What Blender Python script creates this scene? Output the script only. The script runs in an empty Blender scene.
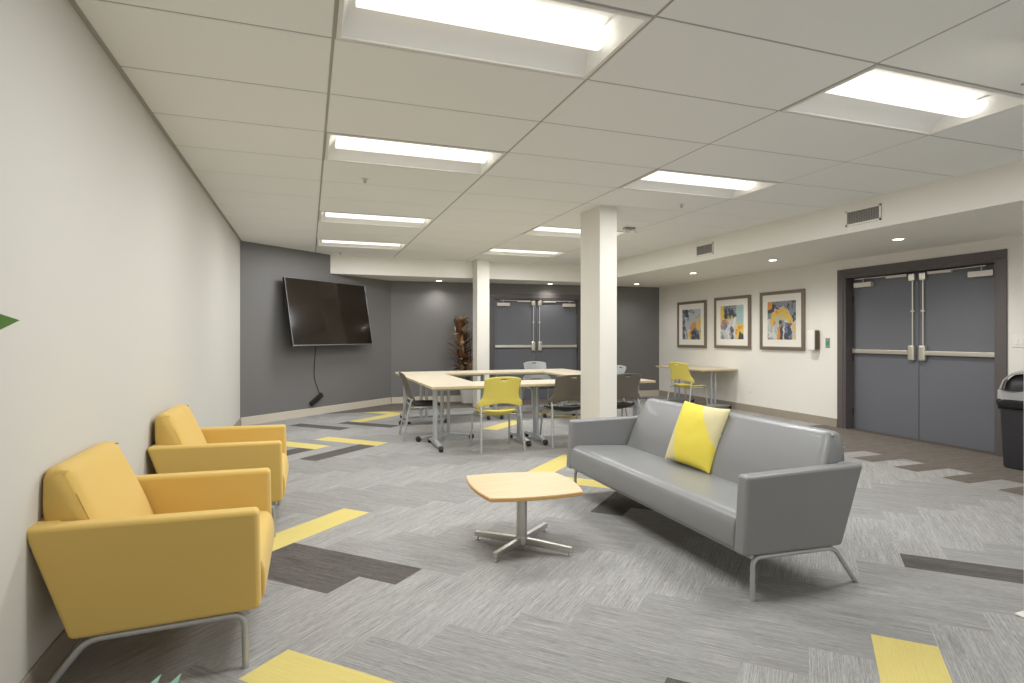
import bpy, bmesh, math, random
from mathutils import Vector, Matrix, noise
random.seed(7)
PI = math.pi
col = bpy.context.scene.collection
ZC, ZS = 2.80, 2.47            # ceiling height, soffit height
TX, TY, GX, GY = 1.3636, 0.6818, 0.1146, 2.2525   # ceiling grid pitch and origin
XF, YF = 5.511, 10.76          # fascia planes of the two soffits
ROOM = [(-.97, -1.2), (7.24, -1.2), (7.55, 11.35), (1.57, 11.8), (-.97, 9.6)]

# ------------------------------------------------------------------ materials
def lin(c):
    return tuple(((v/255)/12.92 if v/255 <= .04045 else ((v/255+.055)/1.055)**2.4) for v in c)

def mat(name, rgb, rough=.6, metal=0., bump=0., bscale=200., var=0., vscale=6., emit=None, estr=0., coat=0., spec=.5, sheen=0.):
    m = bpy.data.materials.new(name); m.use_nodes = True
    nt = m.node_tree; b = nt.nodes['Principled BSDF']
    c = lin(rgb)
    b.inputs['Base Color'].default_value = (*c, 1)
    b.inputs['Roughness'].default_value = rough
    b.inputs['Metallic'].default_value = metal
    b.inputs['Specular IOR Level'].default_value = spec
    b.inputs['Coat Weight'].default_value = coat
    b.inputs['Sheen Weight'].default_value = sheen
    if emit:
        b.inputs['Emission Color'].default_value = (*lin(emit), 1); b.inputs['Emission Strength'].default_value = estr
    tc = nt.nodes.new('ShaderNodeTexCoord')
    if var:
        n = nt.nodes.new('ShaderNodeTexNoise'); n.inputs['Scale'].default_value = vscale; n.inputs['Detail'].default_value = 4
        nt.links.new(tc.outputs['Object'], n.inputs['Vector'])
        mx = nt.nodes.new('ShaderNodeMix'); mx.data_type = 'RGBA'
        mx.inputs[6].default_value = (*[v*(1-var) for v in c], 1); mx.inputs[7].default_value = (*[min(1, v*(1+var)) for v in c], 1)
        nt.links.new(n.outputs['Fac'], mx.inputs[0]); nt.links.new(mx.outputs[2], b.inputs['Base Color'])
    if bump:
        n = nt.nodes.new('ShaderNodeTexNoise'); n.inputs['Scale'].default_value = bscale; n.inputs['Detail'].default_value = 2
        nt.links.new(tc.outputs['Object'], n.inputs['Vector'])
        bp = nt.nodes.new('ShaderNodeBump'); bp.inputs['Strength'].default_value = bump; bp.inputs['Distance'].default_value = .002
        nt.links.new(n.outputs['Fac'], bp.inputs['Height']); nt.links.new(bp.outputs['Normal'], b.inputs['Normal'])
    return m

def carpet_mat(name, rgb, lo, hi):
    # carpet plank: fine streaks run along the plank (UV x)
    m = bpy.data.materials.new(name); m.use_nodes = True
    nt = m.node_tree; b = nt.nodes['Principled BSDF']; L = nt.links.new
    b.inputs['Roughness'].default_value = .95; b.inputs['Specular IOR Level'].default_value = .12
    uv = nt.nodes.new('ShaderNodeUVMap')
    def streak(sx, sy, det):
        mp = nt.nodes.new('ShaderNodeMapping'); mp.inputs['Scale'].default_value = (sx, sy, 1)
        L(uv.outputs['UV'], mp.inputs['Vector'])
        n = nt.nodes.new('ShaderNodeTexNoise'); n.inputs['Scale'].default_value = 1; n.inputs['Detail'].default_value = det; n.inputs['Roughness'].default_value = .65
        L(mp.outputs['Vector'], n.inputs['Vector']); return n
    a = streak(4, 190, 4); c = streak(22, 330, 2); d = streak(1.2, 14, 2)
    add = nt.nodes.new('ShaderNodeMath'); add.operation = 'MULTIPLY_ADD'; add.inputs[1].default_value = .54
    L(a.outputs['Fac'], add.inputs[0])
    mul = nt.nodes.new('ShaderNodeMath'); mul.operation = 'MULTIPLY'; mul.inputs[1].default_value = .34
    L(c.outputs['Fac'], mul.inputs[0])
    mul2 = nt.nodes.new('ShaderNodeMath'); mul2.operation = 'MULTIPLY_ADD'; mul2.inputs[1].default_value = .12
    L(d.outputs['Fac'], mul2.inputs[0]); L(mul.outputs[0], mul2.inputs[2]); L(mul2.outputs[0], add.inputs[2])
    r = nt.nodes.new('ShaderNodeValToRGB')
    c0 = lin(rgb)
    r.color_ramp.elements[0].position = .36; r.color_ramp.elements[0].color = (*[v*lo for v in c0], 1)
    r.color_ramp.elements[1].position = .64; r.color_ramp.elements[1].color = (*[min(1, v*hi) for v in c0], 1)
    L(add.outputs[0], r.inputs['Fac'])
    L(r.outputs['Color'], b.inputs['Base Color'])
    bp = nt.nodes.new('ShaderNodeBump'); bp.inputs['Strength'].default_value = .35; bp.inputs['Distance'].default_value = .003
    L(add.outputs[0], bp.inputs['Height']); L(bp.outputs['Normal'], b.inputs['Normal'])
    return m

def wood_mat(name, rgb, amt=.12):
    m = bpy.data.materials.new(name); m.use_nodes = True
    nt = m.node_tree; b = nt.nodes['Principled BSDF']; L = nt.links.new
    b.inputs['Roughness'].default_value = .42
    tc = nt.nodes.new('ShaderNodeTexCoord'); mp = nt.nodes.new('ShaderNodeMapping'); mp.inputs['Scale'].default_value = (2, 45, 8)
    L(tc.outputs['Object'], mp.inputs['Vector'])
    n = nt.nodes.new('ShaderNodeTexNoise'); n.inputs['Scale'].default_value = 1.2; n.inputs['Detail'].default_value = 5; L(mp.outputs['Vector'], n.inputs['Vector'])
    r = nt.nodes.new('ShaderNodeValToRGB'); c0 = lin(rgb)
    r.color_ramp.elements[0].position = .3; r.color_ramp.elements[0].color = (*[v*(1-amt) for v in c0], 1)
    r.color_ramp.elements[1].position = .7; r.color_ramp.elements[1].color = (*[min(1, v*(1+amt*.6)) for v in c0], 1)
    L(n.outputs['Fac'], r.inputs['Fac']); L(r.outputs['Color'], b.inputs['Base Color'])
    return m

def vcol_mat(name, rough=.6, bump=0.):
    m = bpy.data.materials.new(name); m.use_nodes = True
    nt = m.node_tree; b = nt.nodes['Principled BSDF']; b.inputs['Roughness'].default_value = rough
    a = nt.nodes.new('ShaderNodeVertexColor'); a.layer_name = 'Col'
    nt.links.new(a.outputs['Color'], b.inputs['Base Color'])
    return m

M = dict(
    wall_lit=mat('wall_paint_lit', (232, 229, 221), .85, bump=.06, bscale=120, var=.012, vscale=1.5),  # same paint as the other white wall, extra brightness put into the colour
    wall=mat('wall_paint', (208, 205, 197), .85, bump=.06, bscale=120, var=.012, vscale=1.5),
    dark=mat('slate_paint', (116, 114, 113), .55, bump=.05, bscale=120, var=.03, vscale=1.2),
    ceil=mat('ceiling_tile', (240, 240, 236), .9, bump=.12, bscale=260, var=.015, vscale=40),
    tbar=mat('ceiling_bar', (168, 165, 156), .6),
    soffit=mat('soffit_paint', (234, 231, 222), .85, bump=.05, bscale=120),
    column=mat('column_paint', (226, 222, 212), .8, bump=.04, bscale=120),
    base=mat('baseboard_vinyl', (158, 149, 135), .55),
    baselit=mat('baseboard_lit', (206, 197, 181), .55),  # same baseboard where it is lit; the light is in the colour
    ybase=mat('yellow_upholstery', (218, 184, 104), .9, bump=.5, bscale=520, var=.035, vscale=220, sheen=.15, spec=.2),
    leather=mat('grey_leather', (132, 132, 132), .37, bump=.14, bscale=420, var=.05, vscale=5, spec=.6, coat=.06),
    steel=mat('satin_steel', (196, 194, 188), .34, metal=.9),
    silver=mat('silver_paint', (186, 190, 194), .4, metal=.35),
    silverm=mat('matte_silver', (188, 188, 186), .42, metal=.55),
    black=mat('black_plastic', (28, 26, 26), .45),
    caster=mat('caster_rubber', (52, 44, 40), .5),
    maple=wood_mat('maple_top', (214, 187, 146)),
    mapleedge=mat('maple_edge', (205, 158, 92), .5),
    laminate=wood_mat('pale_laminate', (212, 200, 176), .05),
    lamedge=mat('laminate_edge', (205, 186, 146), .5),
    yplastic=mat('yellow_plastic', (226, 209, 100), .42, var=.02),
    bplastic=mat('brown_grey_plastic', (104, 97, 86), .42, var=.02),
    gplastic=mat('light_grey_plastic', (152, 153, 152), .42),
    seatblack=mat('seat_dark_plastic', (46, 40, 38), .5),
    door=mat('door_paint', (104, 106, 112), .5, var=.03, vscale=3),
    doorframe=mat('door_frame_paint', (92, 86, 85), .45),
    brass=mat('satin_nickel', (226, 220, 206), .3, metal=.85),
    closer=mat('closer_cover', (214, 208, 196), .4, metal=.2),
    lens=mat('light_lens', (255, 252, 244), .5, emit=(255, 250, 240), estr=1.2),
    refl=mat('troffer_white', (238, 238, 236), .35),
    spotlens=mat('downlight_lens', (255, 255, 250), .5, emit=(255, 246, 230), estr=14),
    white=mat('white_plastic', (232, 230, 224), .4),
    offwhite=mat('mat_board', (236, 233, 224), .85),
    frame=mat('bronze_frame', (138, 124, 110), .32, metal=.3, var=.08, vscale=25),
    vent=mat('vent_grey', (150, 147, 140), .5),
    ventdark=mat('vent_dark', (60, 58, 56), .7),
    screen=mat('screen_glass', (24, 15, 8), .13, spec=.6, coat=.4),  # brown base stands in for the warm room's reflection
    bezel=mat('tv_bezel', (150, 148, 150), .3, metal=.7),
    dispbrown=mat('dispenser_brown', (88, 74, 58), .35),
    green=mat('green_led', (40, 130, 80), .4, emit=(40, 190, 110), estr=.25),
    binblack=mat('bin_plastic', (48, 47, 50), .38),
    binband=mat('bin_band', (176, 176, 174), .4),
    bag=mat('bin_liner', (22, 21, 21), .25),
    leafteal=mat('leaf_teal', (160, 205, 188), .5, var=.1, vscale=30),
    leafgreen=mat('leaf_green', (110, 152, 72), .45, var=.25, vscale=30),
    pot=mat('pot_grey', (120, 116, 110), .7),
    soil=mat('soil', (60, 45, 35), .95),
    planter=mat('planter_white', (222, 220, 215), .5),
    dry1=mat('dry_leaf_brown', (132, 92, 62), .7, var=.35, vscale=20),
    dry2=mat('dry_leaf_tan', (186, 160, 124), .7, var=.3, vscale=20),
    dry3=mat('dry_leaf_dark', (84, 66, 50), .7, var=.3, vscale=20),
    stem=mat('dry_stem', (84, 62, 44), .8),
    cl=carpet_mat('carpet_grey', (166, 164, 161), .50, 1.30),
    cl2=carpet_mat('carpet_grey_cross', (157, 155, 152), .50, 1.30),
    cd=carpet_mat('carpet_dark', (92, 88, 84), .38, 1.75),
    cw=carpet_mat('carpet_walkoff', (112, 105, 98), .45, 1.5),
    cy=carpet_mat('carpet_yellow', (216, 199, 124), .9, 1.06),
    thresh=mat('threshold_carpet', (92, 85, 79), .95, bump=.3, bscale=400, var=.2, vscale=60, spec=.1),
    paint=vcol_mat('abstract_paint', .5),
    pillow=vcol_mat('pillow_cloth', .9),
)

# ------------------------------------------------------------------ helpers
def link(name, bm, m, parent=None, smooth=True, ang=35, wn=True, loc=None, rot=None):
    me = bpy.data.meshes.new(name)
    bmesh.ops.recalc_face_normals(bm, faces=bm.faces[:])
    bm.to_mesh(me); bm.free()
    ms = m if isinstance(m, (list, tuple)) else [m]
    for k in ms: me.materials.append(k)
    if smooth:
        me.polygons.foreach_set('use_smooth', [True]*len(me.polygons))
        me.set_sharp_from_angle(angle=math.radians(ang))
    o = bpy.data.objects.new(name, me); col.objects.link(o)
    if smooth and wn:
        w = o.modifiers.new('wn', 'WEIGHTED_NORMAL'); w.keep_sharp = True
    if parent: o.parent = parent
    if loc: o.location = loc
    if rot: o.rotation_euler = rot
    return o

def thing(name, label, cat, loc=(0, 0, 0), rz=0, group=None, kind=None):
    o = bpy.data.objects.new(name, None); col.objects.link(o)
    o.empty_display_size = .1
    o.location = loc; o.rotation_euler = (0, 0, rz)
    if label: o['label'] = label
    if cat: o['category'] = cat
    if group: o['group'] = group
    if kind: o['kind'] = kind
    return o

def tag(o, label, cat, group=None, kind=None):
    o['label'] = label; o['category'] = cat
    if group: o['group'] = group
    if kind: o['kind'] = kind
    return o

def struct(o, label=None, cat=None):
    o['kind'] = 'structure'
    if label: o['label'] = label
    if cat: o['category'] = cat
    return o

def dup(root, loc, rz, label, group=None):
    r = root.copy(); col.objects.link(r); r.location = loc; r.rotation_euler = (0, 0, rz); r['label'] = label
    if group: r['group'] = group
    for ch in list(root.children):
        c = ch.copy(); col.objects.link(c); c.parent = r
        for g in list(ch.children):
            d = g.copy(); col.objects.link(d); d.parent = c
    return r

def B(): return bmesh.new()

def box(bm, x0, x1, y0, y1, z0, z1, bev=0., seg=2, mi=0):
    vs = [bm.verts.new((x, y, z)) for x in (x0, x1) for y in (y0, y1) for z in (z0, z1)]
    fs = [bm.faces.new([vs[i] for i in q]) for q in ((0, 1, 3, 2), (4, 6, 7, 5), (0, 4, 5, 1), (2, 3, 7, 6), (0, 2, 6, 4), (1, 5, 7, 3))]
    for f in fs: f.material_index = mi
    if bev > 0:
        es = list({e for f in fs for e in f.edges})
        bmesh.ops.bevel(bm, geom=es, offset=bev, segments=seg, profile=.5, affect='EDGES')
    return bm

def prism(bm, pts, a0, a1, axis='Y', bev=0., seg=3, mi=0, sel=None):
    """extrude polygon pts from a0 to a1; axis Y: pts are (x,z); Z: (x,y); X: (y,z)"""
    def mk(p, a):
        return {'Y': (p[0], a, p[1]), 'Z': (p[0], p[1], a), 'X': (a, p[0], p[1])}[axis]
    A = [bm.verts.new(mk(p, a0)) for p in pts]; C = [bm.verts.new(mk(p, a1)) for p in pts]
    n = len(pts)
    fs = [bm.faces.new(A), bm.faces.new(list(reversed(C)))]
    for i in range(n): fs.append(bm.faces.new((A[i], C[i], C[(i+1) % n], A[(i+1) % n])))
    for f in fs: f.material_index = mi
    bmesh.ops.recalc_face_normals(bm, faces=fs)
    if bev > 0:
        es = [e for e in {e for f in fs for e in f.edges} if e.calc_face_angle(0) > .45]
        bmesh.ops.bevel(bm, geom=es, offset=bev, segments=seg, profile=.5, affect='EDGES', clamp_overlap=True)
    return bm

def fillet(pts, r, n=5):
    """round the inner corners of a 3D polyline"""
    P = [Vector(p) for p in pts]; out = [P[0]]
    for i in range(1, len(P)-1):
        a = (P[i-1]-P[i]); b = (P[i+1]-P[i]); rr = min(r, a.length*.45, b.length*.45)
        s = P[i]+a.normalized()*rr; e = P[i]+b.normalized()*rr
        for k in range(n+1):
            t = k/n; out.append(s*(1-t)**2+P[i]*2*t*(1-t)+e*t*t)
    out.append(P[-1]); return out

def tube(bm, pts, r, seg=10, mi=0, r2=None, cap=True):
    P = [Vector(p) for p in pts]; rings = []
    t0 = (P[1]-P[0]).normalized()
    up = Vector((0, 0, 1)) if abs(t0.z) < .9 else Vector((1, 0, 0))
    nrm = t0.cross(up).normalized()
    for i, p in enumerate(P):
        t = ((P[min(i+1, len(P)-1)]-P[i]).normalized()+(P[i]-P[max(i-1, 0)]).normalized())
        t = t.normalized() if t.length > 1e-6 else t0
        nrm = (nrm-t*nrm.dot(t)).normalized(); bn = t.cross(nrm)
        rad = r if r2 is None else r+(r2-r)*i/(len(P)-1)
        rings.append([bm.verts.new(p+nrm*math.cos(2*PI*k/seg)*rad+bn*math.sin(2*PI*k/seg)*rad) for k in range(seg)])
    for a, b in zip(rings, rings[1:]):
        for k in range(seg):
            f = bm.faces.new((a[k], a[(k+1) % seg], b[(k+1) % seg], b[k])); f.material_index = mi
    if cap:
        bm.faces.new(list(reversed(rings[0]))).material_index = mi; bm.faces.new(rings[-1]).material_index = mi
    return bm

def lathe(bm, prof, c=(0, 0, 0), seg=24, mi=0, axis='Z', ring_closed=False):
    """prof: list of (r, h)"""
    rings = []
    for r, h in prof:
        ring = []
        for k in range(seg):
            a = 2*PI*k/seg; x, y = r*math.cos(a), r*math.sin(a)
            p = {'Z': (x, y, h), 'Y': (x, h, y), 'X': (h, x, y)}[axis]
            ring.append(bm.verts.new((p[0]+c[0], p[1]+c[1], p[2]+c[2])))
        rings.append(ring)
    for a, b in zip(rings, rings[1:]+(rings[:1] if ring_closed else [])):
        for k in range(seg):
            f = bm.faces.new((a[k], a[(k+1) % seg], b[(k+1) % seg], b[k])); f.material_index = mi
    if not ring_closed:
        bm.faces.new(list(reversed(rings[0]))).material_index = mi; bm.faces.new(rings[-1]).material_index = mi
    return bm

def sheet(bm, nu, nv, fn, mi=0, skip=None):
    V = [[bm.verts.new(fn(i/nu, j/nv)) for j in range(nv+1)] for i in range(nu+1)]
    for i in range(nu):
        for j in range(nv):
            if skip and skip(i, j): continue
            f = bm.faces.new((V[i][j], V[i+1][j], V[i+1][j+1], V[i][j+1])); f.material_index = mi
    for v in [v for r in V for v in r if not v.link_faces]: bm.verts.remove(v)
    return bm

def clip(poly, conv):
    """clip polygon by convex CCW polygon"""
    out = poly
    for i in range(len(conv)):
        a, b = conv[i], conv[(i+1) % len(conv)]
        def side(p): return (b[0]-a[0])*(p[1]-a[1])-(b[1]-a[1])*(p[0]-a[0])
        inp, out = out, []
        for k in range(len(inp)):
            p, q = inp[k], inp[(k+1) % len(inp)]
            sp, sq = side(p), side(q)
            if sp >= 0: out.append(p)
            if (sp >= 0) != (sq >= 0):
                t = sp/(sp-sq); out.append((p[0]+(q[0]-p[0])*t, p[1]+(q[1]-p[1])*t))
        if len(out) < 3: return []
    return out

# ------------------------------------------------------------------ floor: herringbone carpet planks
AX, AY, BX, BY, OX, OY = .17799, .16838, .17940, -.17622, .10618, .10611
def lat(i, j): return (AX*i+BX*j+OX, AY*i+BY*j+OY)
YEL = {('a', 10, -13), ('b', 23, -23), ('b', 21, -25), ('a', 29, -26), ('b', 33, -29), ('a', 21, -10), ('b', 20, -10),
       ('a', 8, 1), ('b', 6, -8), ('a', 30, -17), ('b', 42, -28), ('a', 38, -17), ('b', 37, -17)}
DRK = {('b', 10, -12), ('b', 9, -13), ('a', 19, -20), ('a', 17, -22), ('b', 28, -26), ('a', 17, -6), ('b', 16, 2), ('a', 5, -2), ('a', 18, -5), ('b', 26, -28)}
bm = B(); uvl = bm.loops.layers.uv.new('UVMap')
def plank(poly, u0, du, mi, z=0.):
    """poly in xy; u axis direction du"""
    p = clip(poly, ROOM)
    if len(p) < 3: return
    vs = [bm.verts.new((x, y, z)) for x, y in p]
    f = bm.faces.new(vs); f.material_index = mi
    ou, ov = random.random()*50, random.random()*50
    for lp in f.loops:
        d = (lp.vert.co.x-u0[0], lp.vert.co.y-u0[1])
        lp[uvl].uv = (ou+d[0]*du[0]+d[1]*du[1], ov-d[0]*du[1]+d[1]*du[0])
for i in range(-20, 60):
    for j in range(-60, 50):
        m = (i-j-23) % 8
        if m == 0:
            q = [lat(i, j), lat(i, j+1), lat(i+4, j+1), lat(i+4, j)]; k = ('a', i, j); d = (AX, AY)
        elif m == 7:
            q = [lat(i, j), lat(i, j+4), lat(i+1, j+4), lat(i+1, j)]; k = ('b', i, j); d = (BX, BY)
        else: continue
        if sum((q[n][0]*q[(n+1) % 4][1]-q[(n+1) % 4][0]*q[n][1]) for n in range(4)) < 0: q.reverse()
        l = math.hypot(*d); d = (d[0]/l, d[1]/l)
        mi = 3 if k in YEL else 2 if k in DRK else (0 if k[0] == 'a' else 1)
        plank(q, q[0], d, mi)
# walk-off carpet at the two double doors, laid brick-wise
n = 0
y = 2.2
while y < 6.75:
    x0 = 6.21 if n % 2 else 5.745
    xs = [x0, x0+.93, x0+1.86]
    for xx in xs: plank([(xx, y), (xx+.93, y), (xx+.93, y+.241), (xx, y+.241)], (xx, y), (1, 0), 4, .002)
    y += .241; n += 1
for r in range(6):
    for c in range(7):
        x0 = (.55 if r % 2 else .08)+c*.93; y0 = 10.62+r*.241
        plank([(x0, y0), (x0+.93, y0), (x0+.93, y0+.241), (x0, y0+.241)], (x0, y0), (1, 0), 4, .002)
floor = link('floor', bm, [M['cl'], M['cl2'], M['cd'], M['cy'], M['cw']], smooth=False)
struct(floor)

# ------------------------------------------------------------------ walls
def wall_seg(name, p, q, z0, z1, m, th=.12, holes=()):
    """wall along p->q, room on its left side; th goes outward (right)."""
    L = math.hypot(q[0]-p[0], q[1]-p[1]); a = math.atan2(q[1]-p[1], q[0]-p[0])
    bm = B(); xs = 0.
    for h0, h1, hz in sorted(holes):
        box(bm, xs, h0, -th, 0, z0, z1); box(bm, h0, h1, -th, 0, hz, z1); xs = h1
    box(bm, xs, L, -th, 0, z0, z1)
    return struct(link(name, bm, m, smooth=False, loc=(p[0], p[1], 0), rot=(0, 0, a)))
RA = math.atan2(1, .0247)                       # right wall direction (+Y)
RP = Vector((7.24, -1.2)); RD = Vector((math.cos(RA), math.sin(RA)))
def ry(Y): return (Y+1.2)/RD.y                  # distance along the right wall for world Y
def rw(Y, off=0.): p = RP+RD*ry(Y); return (p.x-RD.y*off, p.y+RD.x*off)
wall_seg('wall_right', ROOM[1], ROOM[2], 0, 2.9, M['wall_lit'], .16, [(ry(4.37), ry(6.42), 2.235)])
BL = math.hypot(7.55-1.57, 11.35-11.8); BA = math.atan2(11.8-11.35, 1.57-7.55)
def bx_(X): return (7.55-X)/math.cos(BA-PI)     # distance along back wall (from the right corner)
wall_seg('wall_back', ROOM[2], ROOM[3], 0, 2.9, M['dark'], .16, [(bx_(5.62), bx_(3.66), 2.17)])
wall_seg('wall_screen', ROOM[3], ROOM[4], 0, 2.9, M['dark'])
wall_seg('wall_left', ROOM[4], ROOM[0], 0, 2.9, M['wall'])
def board(name, p, q, a0, a1, m='base'):
    bm = B(); box(bm, a0, a1, 0, .012, 0, .128, .004, 1); box(bm, a0, a1, 0, .016, 0, .02)
    struct(link(name, bm, M[m], smooth=False, loc=(p[0], p[1], 0), rot=(0, 0, math.atan2(q[1]-p[1], q[0]-p[0]))))
board('baseboard_right', ROOM[1], ROOM[2], ry(6.53), ry(11.35)-.01)
board('baseboard_right', ROOM[1], ROOM[2], 0, ry(4.27))
board('baseboard_back', ROOM[2], ROOM[3], .01, bx_(5.74), 'baselit'); board('baseboard_back', ROOM[2], ROOM[3], bx_(3.54), BL-.01, 'baselit')
TL = math.hypot(2.54, 2.2)
board('baseboard_screen', ROOM[3], ROOM[4], .01, TL-.01, 'baselit')
board('baseboard_left', ROOM[4], ROOM[0], .01, 10.8)

# ------------------------------------------------------------------ ceiling with tile grid
LIGHTS = [(0, 0), (0, 3), (0, 7), (0, 10), (2, 0), (2, 3), (2, 7), (2, 10)]
CLIP = [(-.97, -1.2), (XF, -1.2), (XF, YF), (.37, YF), (-.97, 9.6)]
bm = B()
for c in range(-1, 5):
    for r in range(-6, 14):
        if (c, r) in LIGHTS: continue
        x0, y0 = GX+c*TX, GY+r*TY; g = .011
        p = clip([(x0+g, y0+g), (x0+TX-g, y0+g), (x0+TX-g, y0+TY-g), (x0+g, y0+TY-g)], CLIP)
        if len(p) < 3: continue
        cx = sum(a for a, b in p)/len(p); cy = sum(b for a, b in p)/len(p)
        lo = [bm.verts.new((a, b, ZC)) for a, b in p]
        hi = [bm.verts.new((a+(.006 if a < cx else -.006)*-1, b+(.006 if b < cy else -.006)*-1, ZC+.007)) for a, b in p]
        bm.faces.new(lo)
        for k in range(len(p)): bm.faces.new((lo[k], lo[(k+1) % len(p)], hi[(k+1) % len(p)], hi[k]))
def bar(x0, x1, y0, y1):
    p = clip([(x0, y0), (x1, y0), (x1, y1), (x0, y1)], CLIP)
    if len(p) >= 3:
        f = bm.faces.new([bm.verts.new((a, b, ZC+.004)) for a, b in p]); f.material_index = 1
for c in range(0, 5): bar(GX+c*TX-.014, GX+c*TX+.014, -1.2, 12)
for r in range(-6, 14):
    for c in range(-1, 5):
        bar(GX+c*TX+.014, GX+(c+1)*TX-.014, GY+r*TY-.014, GY+r*TY+.014)
struct(link('ceiling', bm, [M['ceil'], M['tbar']], smooth=False))
bm = B(); prism(bm, [(-1.1, -1.2), (7.4, -1.2), (7.7, 11.4), (1.57, 11.95), (-1.1, 9.7)], 2.93, 2.95, 'Z')
struct(link('ceiling_deck', bm, M['ceil'], smooth=False))
# wall angle along the left wall
bm = B(); box(bm, -.97, -.945, -1.2, 9.6, ZC-.004, ZC+.004); struct(link('trim_1', bm, M['tbar'], smooth=False))
# soffits: right, and back
bm = B(); prism(bm, [(XF, -1.2), (7.24, -1.2), (7.55, 11.35), (XF, 11.5)], ZS, 2.92, 'Z')
struct(link('soffit_right', bm, M['soffit'], smooth=False))
bm = B(); tS = (YF-9.6)/2.2
prism(bm, [(.37, YF), (XF, YF), (XF, 11.5), (1.57, 11.8)], ZS, 2.92, 'Z')
struct(link('soffit_back', bm, M['soffit'], smooth=False))
# columns
def column(name, x0, x1, y0, y1, base=False):
    bm = B(); box(bm, x0, x1, y0, y1, 0, ZC+.01, .006, 2)
    o = struct(link(name, bm, M['column'])); return o
column('column', 3.03, 3.245, 5.70, 6.18)
column('column', 2.985, 3.225, 10.45, 10.76)
column('column', 3.274, 3.53, 1.60, 1.83)
bm = B(); box(bm, 3.246, 3.555, 1.58, 1.853, 0, .012, .004, 1); struct(link('trim_2', bm, M['white']))

# ------------------------------------------------------------------ ceiling lights
def troffer(label, cx, cy, first=[None]):
    if first[0] is not None:
        return dup(first[0], (cx, cy, ZC), 0, label, 'recessed ceiling light fixtures')
    t = thing('ceiling_light', label, 'ceiling light', (cx, cy, ZC), 0, 'recessed ceiling light fixtures')
    w, d = TX/2-.012, TY/2-.012
    bm = B()
    for (x0, x1, y0, y1) in ((-w, w, -d, -d+.02), (-w, w, d-.02, d), (-w, -w+.02, -d+.02, d-.02), (w-.02, w, -d+.02, d-.02)):
        box(bm, x0, x1, y0, y1, -.004, .012)
    link('frame', bm, M['white'], t, smooth=False)
    bm = B()                                         # reflector: curved wings that rise to the middle
    def wing(s):
        prof = []
        for k in range(9):
            u = k/8; prof.append((s*((d-.018)*(1-u)+.115*u), .004+.095*math.sin(u*PI/2)**.8))
        return prof
    for s in (-1, 1):
        pr = wing(s)
        for x0, x1 in ((-w+.018, w-.018),):
            A = [bm.verts.new((x0+.06*k/8, y, z)) for k, (y, z) in enumerate(pr)]; C = [bm.verts.new((x1-.06*k/8, y, z)) for k, (y, z) in enumerate(pr)]
            for k in range(8): bm.faces.new((A[k], A[k+1], C[k+1], C[k]))
    for s in (-1, 1):                                # sloping end plates
        x0, x1 = s*(w-.018), s*(w-.078)
        pn, pp = wing(-1), wing(1)
        Aa = [bm.verts.new((x0+(x1-x0)*k/8, *pn[k])) for k in range(9)]; Bb = [bm.verts.new((x0+(x1-x0)*k/8, *pp[k])) for k in range(9)]
        for k in range(8): bm.faces.new((Aa[k], Aa[k+1], Bb[k+1], Bb[k]))
    box(bm, -w+.004, w-.004, -d+.004, d-.004, .108, .112)
    for s in (-1, 1): box(bm, s*(w-.012), s*(w-.006), -d+.006, d-.006, .004, .108); box(bm, -w+.006, w-.006, s*(d-.012), s*(d-.006), .004, .108)
    link('reflector', bm, M['refl'], t, wn=False)
    bm = B()                                         # bowed centre lens
    prof = [(.098*math.sin(a), .062-.054*math.cos(a)) for a in [(-PI/2+PI*k/14) for k in range(15)]]
    prism(bm, prof, -w+.075, w-.075, 'X')
    link('lens', bm, M['lens'], t, ang=50)
    first[0] = t
    return t
names = {(0, 0): 'recessed ceiling light nearest the viewer, cut off by the top of the picture', (0, 3): 'recessed ceiling light second from the viewer in the left row',
         (0, 7): 'recessed ceiling light third from the viewer in the left row, beyond the ceiling sprinkler', (0, 10): 'recessed ceiling light farthest along the left row, above the wall television side',
         (2, 0): 'large recessed ceiling light at upper right above the double doors side', (2, 3): 'recessed ceiling light just right of the near white column top',
         (2, 7): 'recessed ceiling light partly hidden behind the near white column', (2, 10): 'recessed ceiling light farthest along the right row, above the far white column'}
for k in LIGHTS:
    cx, cy = GX+(k[0]+.5)*TX, GY+(k[1]+.5)*TY
    troffer(names[k], cx, cy)
    l = bpy.data.lights.new('troffer_lamp', 'AREA'); l.shape = 'RECTANGLE'; l.size = TX*.9; l.size_y = .5; l.energy = 34; l.color = (.965, .985, 1)
    lo = bpy.data.objects.new('troffer_lamp', l); col.objects.link(lo); lo.location = (cx, cy, ZC-.02)

def downlight(label, x, y, first=[None]):
    if first[0] is not None: t = dup(first[0], (x, y, ZS), 0, label, 'round downlights in the soffits')
    else:
        t = thing('downlight', label, 'downlight', (x, y, ZS), 0, 'round downlights in the soffits')
        bm = B(); lathe(bm, [(.05, -.001), (.072, -.001), (.075, -.005), (.068, -.009), (.052, -.006)], seg=28, ring_closed=True); link('trim_ring', bm, M['white'], t)
        bm = B(); lathe(bm, [(.001, -.004), (.05, -.005), (.05, -.001), (.001, -.001)], seg=24); link('lens', bm, M['spotlens'], t)
        first[0] = t
    l = bpy.data.lights.new('downlight_lamp', 'SPOT'); l.energy = 75 if x > 6 and y < 10 else 22; l.spot_size = 2.5; l.spot_blend = .9; l.color = (1, .97, .92); l.shadow_soft_size = .05
    lo = bpy.data.objects.new('downlight_lamp', l); col.objects.link(lo); lo.location = (x, y, ZS-.03)
    return t
downlight('round downlight in the soffit in front of the right double doors', 6.37, 4.79)
downlight('round downlight in the soffit over the dispenser and the nearest framed painting', 6.40, 6.72)
downlight('round downlight in the soffit over the middle framed painting', 6.40, 8.57)
downlight('round downlight in the corner of the soffit beside the white wall corner', 6.6, 10.75)
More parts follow.
